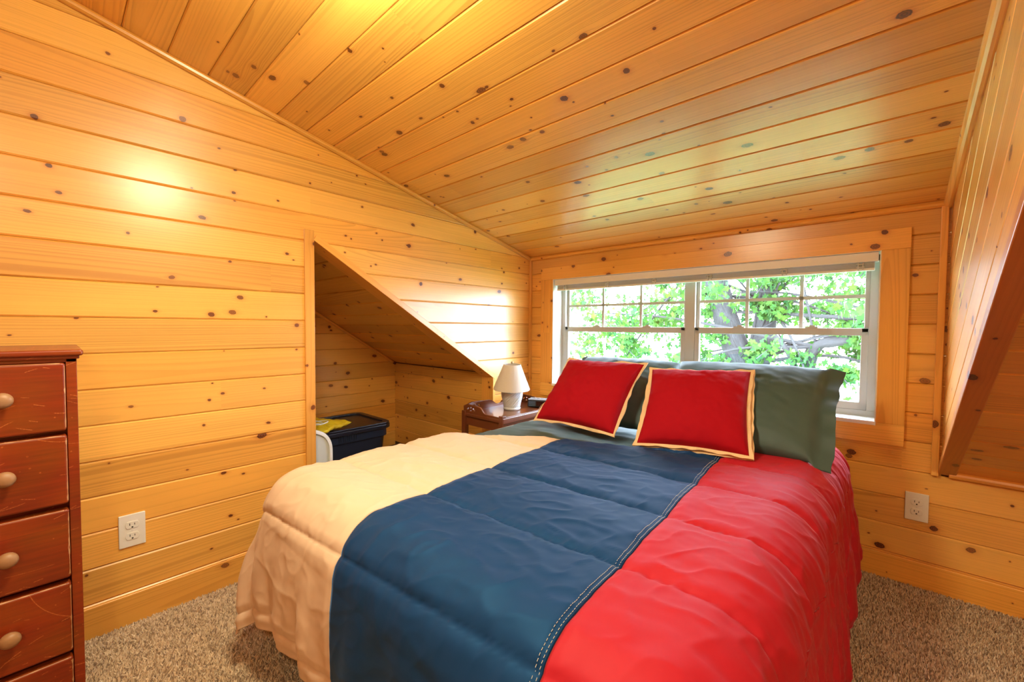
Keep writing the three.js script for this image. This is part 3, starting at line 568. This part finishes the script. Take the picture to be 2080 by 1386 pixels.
// ---------------------------------------------------------------- nightstand with tray gallery
const mahog = new THREE.MeshPhysicalMaterial({ color: lin(0.16, 0.042, 0.014), roughness: 0.3, clearcoat: 0.7, clearcoatRoughness: 0.15 });
const TX0 = 0.105, TX1 = 0.435, TZ0 = 0.235, TZ1 = 0.745, TY = 0.548;
{
  const o = thing('nightstand', 'small dark mahogany side table with pierced gallery rails beside the bed', 'table', [(TX0 + TX1) / 2, 0, (TZ0 + TZ1) / 2]);
  const hx = (TX1 - TX0) / 2, hz = (TZ1 - TZ0) / 2;
  mesh('tray_top', bx(-hx, hx, TY - 0.018, TY, -hz, hz, 0.004), mahog, o);
  mesh('edge_lip', bx(hx - 0.006, hx + 0.003, TY - 0.022, TY + 0.008, -hz, hz, 0.003), mahog, o); mesh('edge_lip', bx(-hx - 0.003, -hx + 0.006, TY - 0.022, TY + 0.008, -hz, hz, 0.003), mahog, o);
  mesh('apron', merge([bx(-hx + 0.02, hx - 0.02, TY - 0.07, TY - 0.018, hz - 0.03, hz - 0.012), bx(-hx + 0.02, hx - 0.02, TY - 0.07, TY - 0.018, -hz + 0.012, -hz + 0.03), bx(-hx + 0.012, -hx + 0.03, TY - 0.07, TY - 0.018, -hz + 0.02, hz - 0.02), bx(hx - 0.03, hx - 0.012, TY - 0.07, TY - 0.018, -hz + 0.02, hz - 0.02)]), mahog, o);
  for (const sx of [-1, 1]) for (const sz of [-1, 1]) mesh('leg', bx(sx * (hx - 0.015) - 0.015, sx * (hx - 0.015) + 0.015, 0, TY + (sx > 0 && sz > 0 ? 0.022 : 0.012), sz * (hz - 0.012) - 0.015, sz * (hz - 0.012) + 0.015, 0.003), mahog, o);
  // fretwork rail: high and pierced at its ends, low in the middle
  const rail = (len, a, b) => {
    const s = new THREE.Shape(), H = 0.046, lo = 0.012; s.moveTo(0, 0); s.lineTo(len, 0); s.lineTo(len, b ? H * .85 : lo);
    if (b) { s.lineTo(len * 0.78, H); s.bezierCurveTo(len * 0.66, H, len * 0.68, lo, len * 0.58, lo); }
    if (a) { s.lineTo(len * 0.60, lo); s.bezierCurveTo(len * 0.50, lo, len * 0.50, H, len * 0.40, H); s.lineTo(len * 0.1, H + 0.006); s.lineTo(0, H * .85); } else s.lineTo(0, lo);
    s.closePath();
    const hole = (x, y, rx, ry, an) => { const p = new THREE.Path(); p.absellipse(x, y, rx, ry, 0, Math.PI * 2, true, an); s.holes.push(p); };
    const grp = (x) => { hole(x, 0.028, 0.011, 0.0055, 0.5); hole(x + 0.026, 0.034, 0.007, 0.005, -0.4); hole(x + 0.024, 0.018, 0.008, 0.004, 0.2); hole(x + 0.050, 0.026, 0.012, 0.0055, -0.6); };
    if (a) grp(len * 0.12); if (b) grp(len * 0.80 - 0.03);
    return new THREE.ExtrudeGeometry(s, { depth: 0.008, bevelEnabled: true, bevelSize: 0.001, bevelThickness: 0.001, bevelSegments: 1, curveSegments: 10 });
  };
  const lx = 2 * hx - 0.02, lz = 2 * hz - 0.05;
  mesh('gallery_rail', rail(lx, true, false).translate(-hx + 0.012, TY, hz - 0.012), mahog, o);
  mesh('gallery_rail', rail(lx, true, false).translate(-hx + 0.012, TY, -hz + 0.004), mahog, o);
  mesh('gallery_rail', rail(lz, true, true).rotateY(Math.PI / 2).translate(-hx + 0.004, TY, hz - 0.025), mahog, o);
  mesh('gallery_rail', rail(lz, false, true).rotateY(Math.PI / 2).translate(hx - 0.012, TY, hz - 0.025), mahog, o);
}
// table lamp
{
  const o = thing('table_lamp', 'small white ceramic table lamp with a cream shade on the nightstand', 'lamp', [0.255, TY + 0.001, 0.475]);
  const n = 96, m = 40, pos = [], idx = [];
  for (let j = 0; j <= m; j++) { const t = j / m, y = t * 0.115; let r = 0.047 + 0.003 * Math.cos(t * 9) * (t < .15 ? 1 : 0) + 0.014 * sstep(0.12, 0.85, t) - 0.02 * sstep(0.9, 1, t); if (t < 0.14) r += 0.004 * Math.sin(t / 0.14 * Math.PI);
    for (let i = 0; i <= n; i++) { const a = i / n * 2 * Math.PI, fl = t > 0.16 && t < 0.95 ? 0.0050 * Math.pow(Math.abs(Math.sin((a + t * 2.2) * 11)), 0.7) : 0; pos.push((r + fl) * Math.cos(a), y, (r + fl) * Math.sin(a)); } }
  for (let j = 0; j < m; j++) for (let i = 0; i < n; i++) { const a = j * (n + 1) + i, b = a + 1, c = a + n + 1, d = c + 1; idx.push(a, c, b, b, c, d); }
  const g = new THREE.BufferGeometry(); g.setAttribute('position', new THREE.Float32BufferAttribute(pos, 3)); g.setIndex(idx); g.computeVertexNormals();
  mesh('ceramic_body', g, plain(0.62, 0.65, 0.66, 0.2, { clearcoat: 0.6, clearcoatRoughness: .1 }), o);
  mesh('neck', new THREE.CylinderGeometry(0.011, 0.014, 0.05, 16).translate(0, 0.135, 0), plain(.55, .45, .25, .3, { metalness: .8 }), o);
  const shd = new THREE.LatheGeometry([[0.110, 0], [0.111, 0.004], [0.053, 0.150], [0.052, 0.154], [0.050, 0.150], [0.108, 0.004]].map((q) => new THREE.Vector2(...q)), 48);
  const sm = mesh('shade', shd, new THREE.MeshPhysicalMaterial({ color: lin(0.82, 0.76, 0.66), roughness: 0.9, transmission: 0.25, thickness: 0, side: THREE.DoubleSide }), o);
  sm.position.set(-0.004, 0.120, 0); sm.rotation.set(0.03, 0, -0.05);
  mesh('finial', new THREE.SphereGeometry(0.008, 12, 10).translate(0, 0.283, 0), plain(.55, .45, .25, .3, { metalness: .8 }), o);
}
// clock radio
{
  const o = thing('clock_radio', 'small black clock radio behind the lamp on the nightstand', 'clock', [0.34, TY + 0.001, 0.30]); o.rotation.y = 0.45;
  const blk = plain(.025, .027, .032, .3);
  mesh('body', bx(-0.075, 0.075, 0.004, 0.048, -0.045, 0.04, 0.005), blk, o);
  mesh('top_panel', bx(-0.072, 0.072, 0.046, 0.0495, -0.042, 0.036, 0.001), plain(.25, .26, .27, .4), o);
  mesh('display', bx(-0.02, 0.066, 0.012, 0.040, 0.0395, 0.0425, 0.001), plain(.03, .006, .006, .08), o);
  mesh('speaker_panel', merge(Array.from({ length: 6 }, (_, i) => bx(-0.068, -0.026, 0.010 + i * 0.0055, 0.0125 + i * 0.0055, 0.039, 0.0425))), plain(.10, .16, .22, .4), o);
  for (let i = 0; i < 4; i++) mesh('button', bx(-0.05 + i * 0.026, -0.034 + i * 0.026, 0.049, 0.053, -0.02, -0.006, .001), plain(.4, .4, .4, .4), o);
  for (const sx of [-1, 1]) mesh('foot', new THREE.CylinderGeometry(0.006, 0.006, 0.006, 10).translate(sx * 0.06, 0.003, 0), blk, o);
}

// ---------------------------------------------------------------- things in the alcove
{
  const cx = -0.75, cz = 1.12, o = thing('storage_tote', 'dark navy plastic storage tote with lid in the alcove', 'tote', [cx, 0, cz]);
  const nv = plain(0.010, 0.016, 0.034, 0.38), lidm = plain(0.012, 0.012, 0.022, 0.33);
  const rrect = (hx, hz, r) => { const s = new THREE.Shape(); s.moveTo(-hx + r, -hz); s.lineTo(hx - r, -hz); s.absarc(hx - r, -hz + r, r, -Math.PI / 2, 0); s.lineTo(hx, hz - r); s.absarc(hx - r, hz - r, r, 0, Math.PI / 2); s.lineTo(-hx + r, hz); s.absarc(-hx + r, hz - r, r, Math.PI / 2, Math.PI); s.lineTo(-hx, -hz + r); s.absarc(-hx + r, -hz + r, r, Math.PI, Math.PI * 1.5); return s; };
  const up = (g, y) => { g.rotateX(-Math.PI / 2); g.translate(0, y, 0); return g; };
  const body = up(new THREE.ExtrudeGeometry(rrect(0.2, 0.28, 0.05), { depth: 0.33, bevelEnabled: false, curveSegments: 8 }), 0.012);
  { const p = body.attributes.position; for (let i = 0; i < p.count; i++) { const f = 0.88 + 0.12 * p.getY(i) / 0.33; p.setX(i, p.getX(i) * f); p.setZ(i, p.getZ(i) * f); } body.computeVertexNormals(); }
  mesh('body', body, nv, o);
  mesh('upper_band', up(new THREE.ExtrudeGeometry(rrect(0.208, 0.288, 0.05), { depth: 0.05, bevelEnabled: true, bevelSize: .003, bevelThickness: .003, bevelSegments: 2, curveSegments: 8 }), 0.318), nv, o);
  mesh('ribs', merge(Array.from({ length: 9 }, (_, i) => bx(0.205, 0.2145, 0.330, 0.364, -0.06 + i * 0.014, -0.054 + i * 0.014))), nv, o);
  mesh('lid', up(new THREE.ExtrudeGeometry(rrect(0.222, 0.302, 0.055), { depth: 0.016, bevelEnabled: true, bevelSize: .007, bevelThickness: .007, bevelSegments: 3, curveSegments: 10 }), 0.374), lidm, o);
  const ring = rrect(0.222, 0.302, 0.055); ring.holes.push(new THREE.Path(rrect(0.192, 0.272, 0.04).getPoints(8)));
  mesh('lid_rim', up(new THREE.ExtrudeGeometry(ring, { depth: 0.006, bevelEnabled: true, bevelSize: .003, bevelThickness: .004, bevelSegments: 2, curveSegments: 10 }), 0.398), lidm, o);
  // yellow bag with a white cord lying on the tote's near corner
  const bag = mesh('cloth_bag', (() => { const g = pillowGeo(0.36, 0.28, 0.06, { bow: 0.06, seed: 5, wr: 2.2 }); g.rotateX(-Math.PI / 2); const p = g.attributes.position; for (let i = 0; i < p.count; i++) { const x = p.getX(i), z = p.getZ(i); p.setY(i, p.getY(i) + 0.030 + 0.012 * n3(x * 14, z * 14, 3)); } g.computeVertexNormals(); return g; })(), fabric(0.72, 0.50, 0.012, 0.6));
  bag.position.set(-0.66, 0.405, 1.285); bag.rotation.y = 0.5; tag(bag, 'yellow cloth bag lying on the storage tote', 'bag');
  const pts = []; for (let i = 0; i <= 60; i++) { const a = i / 60 * Math.PI * 4.2; const r = 0.045 + 0.02 * Math.sin(a * 0.5); pts.push(V3(-0.52 + r * Math.cos(a) * 1.1 - 0.012 * Math.floor(a / 6.28), 0.477 + 0.006 * Math.sin(a * 1.5), 1.315 + r * Math.sin(a))); }
  tag(mesh('cord', new THREE.TubeGeometry(new THREE.CatmullRomCurve3(pts), 120, 0.0038, 8), plain(.82, .80, .74, .5)), 'coiled white cord on the yellow bag', 'cord');
  // white plastic panel with a rounded shoulder
  const sh = new THREE.Shape(); sh.moveTo(0, 0); sh.lineTo(0.40, 0); sh.lineTo(0.40, 0.40); sh.bezierCurveTo(0.40, 0.50, 0.34, 0.525, 0.25, 0.53); sh.lineTo(0, 0.53);
  const rim = sh.clone(); const hole = new THREE.Path(); hole.moveTo(0.012, 0.012); hole.lineTo(0.388, 0.012); hole.lineTo(0.388, 0.40); hole.bezierCurveTo(0.388, 0.49, 0.333, 0.513, 0.25, 0.518); hole.lineTo(0.012, 0.518); rim.holes.push(hole);
  const pnl = thing('plastic_panel', 'light grey plastic panel with a rounded corner standing in the alcove', 'panel', [-0.18, 0.004, 1.795 - 0.0]); pnl.rotation.y = Math.PI / 2;
  mesh('face', new THREE.ExtrudeGeometry(sh, { depth: 0.02, bevelEnabled: true, bevelSize: .004, bevelThickness: .004, bevelSegments: 2, curveSegments: 16 }), plain(.58, .60, .58, .35), pnl);
  mesh('rim', new THREE.ExtrudeGeometry(rim, { depth: 0.008, bevelEnabled: true, bevelSize: .002, bevelThickness: .002, bevelSegments: 1, curveSegments: 16 }).translate(0, 0, 0.022), plain(.80, .81, .80, .3), pnl);
}

// ---------------------------------------------------------------- dresser
{
  const tw = 1024, d = new Uint8Array(tw * tw * 4);
  const buf = new Float32Array(tw * tw * 3);
  for (let y = 0; y < tw; y++) for (let x = 0; x < tw; x++) {
    const g = n3(x * 0.004, y * 0.11, 3) * 0.10 + n3(x * 0.02, y * 0.4, 8) * 0.06 + n3(x * 0.006, y * 0.006, 1) * 0.14, L = 1 + g, i = (y * tw + x) * 3;
    buf[i] = 0.52 * L; buf[i + 1] = 0.195 * L * (1 + 0.3 * n3(x * .01, y * .012, 5)); buf[i + 2] = 0.045 * L;
  }
  const dot = (x, y, r, a, c) => { for (let yy = Math.floor(y - r); yy <= y + r; yy++) for (let xx = Math.floor(x - r); xx <= x + r; xx++) { if (xx < 0 || yy < 0 || xx >= tw || yy >= tw || Math.hypot(xx - x, yy - y) > r) continue; const i = (yy * tw + xx) * 3; for (let k = 0; k < 3; k++) buf[i + k] += (c[k] - buf[i + k]) * a; } };
  for (let s = 0; s < 260; s++) { const x = rr(0, tw), y = rr(0, tw), a = rr(-0.5, 0.35), l = rnd() < .7 ? rr(6, 34) : rr(40, 150), al = rr(.25, .75), cur = rr(-.004, .004); for (let t = 0; t < l; t += 0.6) dot(x + t * Math.cos(a + cur * t), y + t * Math.sin(a + cur * t), rr(.5, 1.1), al * rr(.3, 1), [.80, .50, .30]); }
  for (let s = 0; s < 130; s++) dot(rr(0, tw), rr(0, tw), rr(.8, 3), rr(.3, .7), [.78, .46, .24]);
  for (let i = 0; i < tw * tw; i++) { for (let k = 0; k < 3; k++) d[i * 4 + k] = clamp(buf[i * 3 + k]) * 255; d[i * 4 + 3] = 255; }
  const t = new THREE.DataTexture(d, tw, tw, THREE.RGBAFormat); t.colorSpace = THREE.SRGBColorSpace; t.wrapS = t.wrapT = THREE.RepeatWrapping; t.magFilter = THREE.LinearFilter; t.minFilter = THREE.LinearMipmapLinearFilter; t.generateMipmaps = true; t.needsUpdate = true;
  const paint = new THREE.MeshPhysicalMaterial({ map: t, roughness: 0.38, clearcoat: 0.35, clearcoatRoughness: .25 }), worn = plain(0.36, 0.19, 0.09, 0.45), edgeM = new THREE.MeshPhysicalMaterial({ color: lin(.52, .27, .13), roughness: .5, side: THREE.DoubleSide });
  const uvm = (g, ou, ov) => { const p = g.attributes.position, n = g.attributes.normal, u = g.attributes.uv; for (let i = 0; i < p.count; i++) { const ax = Math.abs(n.getX(i)), ay = Math.abs(n.getY(i)); const a = ax > .6 ? p.getZ(i) : p.getX(i) + (ay > .6 ? 0 : 0), b = ay > .6 ? p.getZ(i) : p.getY(i); u.setXY(i, a / 0.9 + ou, b / 0.9 + ov); } return g; };
  const Z0 = 2.302, Z1 = 3.16, XF = 0.385, o = thing('dresser', 'worn reddish brown painted chest of drawers with round wooden knobs', 'dresser', [0.2, 0, (Z0 + Z1) / 2]);
  const ox = 0.2, oz = (Z0 + Z1) / 2, B = (x0, x1, y0, y1, z0, z1, r) => uvm(bx(x0 - ox, x1 - ox, y0, y1, z0 - oz, z1 - oz, r), rnd(), rnd());
  mesh('carcass', merge([B(0.012, XF - .004, 0.0, 0.964, Z0 + .001, Z0 + 0.018), B(0.012, XF - .004, 0, 0.964, Z1 - 0.018, Z1 - .001), B(0.012, XF - 0.03, 0.02, 0.964, Z0 + 0.01, Z1 - 0.01)]), paint, o);
  mesh('face_frame', merge([B(XF - 0.02, XF, 0, 0.964, Z0, Z0 + 0.020, .0015), B(XF - 0.02, XF, 0, 0.964, Z1 - 0.020, Z1, .0015), B(XF - 0.02, XF, 0.950, 0.960, Z0, Z1, .001), B(XF - 0.02, XF, 0, 0.03, Z0, Z1, .001)]), paint, o);
  mesh('top', merge([B(0.008, XF + 0.016, 0.966, 0.982, Z0 - 0.012, Z1 + 0.012, .006), B(0.01, XF + 0.008, 0.958, 0.967, Z0 - 0.005, Z1 + 0.005, .003)]), paint, o);
  const ys = [[0.776, 0.949], [0.588, 0.765], [0.395, 0.573], [0.200, 0.382], [0.034, 0.186]];
  for (const [a, b] of ys) {
    const dr = mesh('drawer', B(XF - 0.02, XF + 0.012, a, b, Z0 + 0.021, Z1 - 0.021, 0.006), paint, o);
    // paint worn off along the drawer's edges
    const ribbon = (n, f) => { const pos = []; for (let i = 0; i < n; i++) { const A = f(i / n), B = f((i + 1) / n); pos.push(...A[0], ...B[0], ...B[1], ...A[0], ...B[1], ...A[1]); } return tri(pos); };
    const rad = 0.0064, wear = (t, q) => 0.12 + 0.5 * Math.max(0, n3(t * 9, q, a * 20)), pt = (th) => [XF + 0.006 + rad * Math.cos(th) - ox, -rad * Math.sin(th)];
    mesh('worn_edge', ribbon(60, (t) => { const y = a + 0.008 + (b - a - 0.016) * t, w = wear(t, 1), p = pt(0.785 - w), q = pt(0.785 + w); return [[p[0], y, Z0 + 0.027 + p[1] - oz], [q[0], y, Z0 + 0.027 + q[1] - oz]]; }), edgeM, dr);
    mesh('worn_edge', ribbon(120, (t) => { const z = Z0 + 0.03 + (Z1 - Z0 - 0.06) * t - oz, w = wear(t * 4, 5) * 0.7, p = pt(0.785 - w), q = pt(0.785 + w); return [[p[0], b - 0.006 - p[1], z], [q[0], b - 0.006 - q[1], z]]; }), edgeM, dr);
    for (const z of [2.425, Z1 - 0.123]) {
      const prof = [[0, 0], [0.009, 0.001], [0.008, 0.008], [0.011, 0.013], [0.0175, 0.019], [0.0185, 0.026], [0.015, 0.033], [0.008, 0.0365], [0, 0.037]].map((q) => new THREE.Vector2(...q));
      mesh('knob', new THREE.LatheGeometry(prof, 24).rotateZ(-Math.PI / 2).translate(XF + 0.0115 - ox, a + (b - a) * 0.53, z - oz), worn, dr);
    }
  }
}

// ---------------------------------------------------------------- outdoors
{
  const lawn = mesh('ground_lawn', bx(-30, 30, -3.3, -3.0, -12, -0.3), plain(.10, .20, .05, 1)); lawn.userData = { kind: 'structure', label: 'grass below the window', category: 'lawn' };
  const lake = mesh('lake', bx(-500, 500, -4.2, -3.6, -700, -12), plain(.5, .5, .5, 0.2)); lake.userData = { kind: 'structure', label: 'pale lake water beyond the tree', category: 'lake' };
  const pos = []; for (let i = 0; i < 120; i++) { const x0 = -500 + i * 8.4, x1 = x0 + 8.4, h = (x) => 4 + 5 * (0.5 + n3(x * 0.013, 3)) + 2 * n3(x * .09, 8); pos.push(x0, -4, -690, x1, -4, -690, x1, h(x1), -692, x0, -4, -690, x1, h(x1), -692, x0, h(x0), -692); pos.push(x0, h(x0), -692, x1, h(x1), -692, x1, -4, -699, x0, h(x0), -692, x1, -4, -699, x0, -4, -699); }
  tag(mesh('far_shore', tri(pos), new THREE.MeshStandardMaterial({ color: lin(.07, .13, .04), roughness: 1, side: THREE.DoubleSide })), 'low wooded far shore across the lake', 'shore');

  const t = thing('oak_tree', 'forked oak tree with spring green leaves outside the window', 'tree', [0, -3, 0]);
  const barkTex = (() => { const n = 256, d = new Uint8Array(n * n * 4); for (let y = 0; y < n; y++) for (let x = 0; x < n; x++) { const g = 0.5 + 0.35 * n3(x * 0.16, y * 0.022, 1) + 0.3 * n3(x * 0.4, y * 0.07, 4), i = (y * n + x) * 4; d[i] = clamp(.20 * (0.6 + g)) * 255; d[i + 1] = clamp(.20 * (0.6 + g)) * 255; d[i + 2] = clamp(.20 * (0.6 + g)) * 255; d[i + 3] = 255; } const q = new THREE.DataTexture(d, n, n, THREE.RGBAFormat); q.colorSpace = THREE.SRGBColorSpace; q.wrapS = q.wrapT = THREE.RepeatWrapping; q.magFilter = THREE.LinearFilter; q.needsUpdate = true; return q; })();
  const bark = new THREE.MeshStandardMaterial({ map: barkTex, roughness: 1 });
  const limb = (pts, r0, r1, seg = 24, rs = 10) => {
    const c = new THREE.CatmullRomCurve3(pts.map((p) => V3(p[0], p[1] + 3, p[2]))), pos = [], uv = [], idx = [], fr = c.computeFrenetFrames(seg);
    for (let j = 0; j <= seg; j++) { const f = j / seg, p = c.getPoint(f), r = r0 + (r1 - r0) * f; for (let i = 0; i <= rs; i++) { const a = i / rs * 2 * Math.PI, k = r * (1 + 0.12 * n3(Math.cos(a) * 2, f * 9, Math.sin(a) * 2)), q = p.clone().addScaledVector(fr.normals[j], k * Math.cos(a)).addScaledVector(fr.binormals[j], k * Math.sin(a)); pos.push(q.x, q.y, q.z); uv.push(i / rs * 2, f * 4); } }
    for (let j = 0; j < seg; j++) for (let i = 0; i < rs; i++) { const a = j * (rs + 1) + i, b = a + 1, e = a + rs + 1, g = e + 1; idx.push(a, b, e, b, g, e); }
    const g = new THREE.BufferGeometry(); g.setAttribute('position', new THREE.Float32BufferAttribute(pos, 3)); g.setAttribute('uv', new THREE.Float32BufferAttribute(uv, 2)); g.setIndex(idx); g.computeVertexNormals(); return g.toNonIndexed();
  };
  mesh('trunk', limb([[0.55, -3.05, -5.1], [0.42, -1.2, -5.05], [0.36, 0.25, -5.0]], 0.34, 0.25), bark, t);
  mesh('limb', limb([[0.36, 0.1, -5], [0.12, 0.8, -5], [-0.08, 1.4, -5], [-0.28, 2.3, -5.05], [-0.5, 3.6, -5.2]], 0.21, 0.15), bark, t);
  mesh('limb', limb([[0.38, 0.1, -5], [0.50, 0.9, -5.1], [0.53, 1.5, -5.15], [0.56, 2.4, -5.2], [0.5, 3.6, -5.2]], 0.17, 0.12), bark, t);
  mesh('limb', limb([[0.55, -1.2, -5], [0.9, -0.2, -4.9], [1.09, 0.5, -4.9], [1.2, 0.80, -4.85], [1.55, 0.92, -4.7], [2.2, 1.15, -4.6]], 0.13, 0.05), bark, t);
  mesh('limb', limb([[0.95, 0.0, -4.9], [0.92, 0.6, -4.8], [0.72, 0.95, -4.7], [0.6, 1.05, -4.5]], 0.05, 0.02), bark, t);
  // twigs and leaves
  const twigs = [], leaves = [];
  const lobe = new THREE.Shape(); const N = 22; for (let i = 0; i <= N; i++) { const a = i / N * 2 * Math.PI, r = (0.5 + 0.16 * Math.cos(a * 5)) * (1 - 0.25 * Math.cos(a)); i ? lobe.lineTo(r * Math.sin(a), r * Math.cos(a)) : lobe.moveTo(r * Math.sin(a), r * Math.cos(a)); }
  const leafG = new THREE.ShapeGeometry(lobe); { const p = leafG.attributes.position; for (let i = 0; i < p.count; i++) p.setZ(i, 0.18 * Math.abs(p.getX(i)) - 0.1 * p.getY(i) * p.getY(i)); leafG.computeVertexNormals(); }
  const clusters = [];
  for (let i = 0; i < 900 && clusters.length < 330; i++) {
    const x = rr(-4.6, 3.0), y = rr(-1.0, 3.2), z = rr(-6.2, -3.8);
    const dens = n3(x * 0.9 + 4, y * 1.1, 2.2) + 0.5 * n3(x * 2.4, y * 2.6, 5) + (x > 0.8 && y > 0.9 ? 0.25 : 0) + (x > -0.6 && x < 0.9 && y < 0.9 ? 0.2 : 0) - (y < 0.5 && x < -1.0 ? 0.12 : 0);
    if (dens < -0.06) continue; clusters.push([x, y, z]);
  }
  const heads = [[-0.1, 1.5, -5], [0.53, 1.5, -5.1], [1.2, 0.8, -4.85], [0.3, 0.5, -5], [-0.3, 2.4, -5.05], [2.2, 1.15, -4.6]];
  for (let b = 0; b < 26; b++) { // long thin branches
    const h = heads[Math.floor(rnd() * heads.length)], e = [rr(-4.4, 2.8), rr(-0.4, 3.0), rr(-6, -4)], m = [(h[0] + e[0]) / 2, (h[1] + e[1]) / 2 + rr(0.1, 0.4), (h[2] + e[2]) / 2];
    twigs.push(limb([h, m, e], rr(0.018, 0.035), 0.006, 14, 6));
    for (let k = 0; k < 7; k++) { const f = rr(0.3, 1); clusters.push([h[0] + (e[0] - h[0]) * f + rr(-.15, .15), h[1] + (e[1] - h[1]) * f + rr(-.1, .25), h[2] + (e[2] - h[2]) * f + rr(-.15, .15)]); }
  }
  for (const [x, y, z] of clusters) {
    const a = rr(0, 6.28); if (rnd() < 0.5) twigs.push(limb([[x - 0.3 * Math.cos(a), y - 0.2, z], [x, y - 0.04, z], [x + 0.16 * Math.cos(a), y + 0.05, z + 0.1]], 0.008, 0.003, 6, 5));
    const n = 24 + Math.floor(rnd() * 20), rad = rr(0.16, 0.34);
    for (let i = 0; i < n; i++) leaves.push([x + rad * (rnd() + rnd() - 1), y + 0.7 * rad * (rnd() + rnd() - 1), z + rad * (rnd() + rnd() - 1)]);
  }
  mesh('twigs', merge(twigs), bark, t);
  const im = new THREE.InstancedMesh(leafG, new THREE.MeshPhysicalMaterial({ color: 0xffffff, roughness: 1, specularIntensity: 0.15, transmission: 0.45, thickness: 0, side: THREE.DoubleSide }), leaves.length);
  const m4 = new THREE.Matrix4(), q = new THREE.Quaternion(), e = new THREE.Euler(), c = new THREE.Color();
  leaves.forEach(([x, y, z], i) => { e.set(rr(-1.2, 1.2), rr(0, 6.28), rr(-1.2, 1.2)); q.setFromEuler(e); const s = rr(0.045, 0.095); m4.compose(V3(x, y + 3, z), q, V3(s, s, s)); im.setMatrixAt(i, m4); const k = rnd(); im.setColorAt(i, c.setRGB(0.032 + 0.06 * k, 0.12 + 0.08 * k, 0.022 + 0.02 * rnd())); });
  im.name = 'leaves'; im.userData = { kind: 'stuff', label: 'spring green lobed leaves' }; im.castShadow = im.receiveShadow = true; t.add(im);
}

renderer.render(scene, camera);
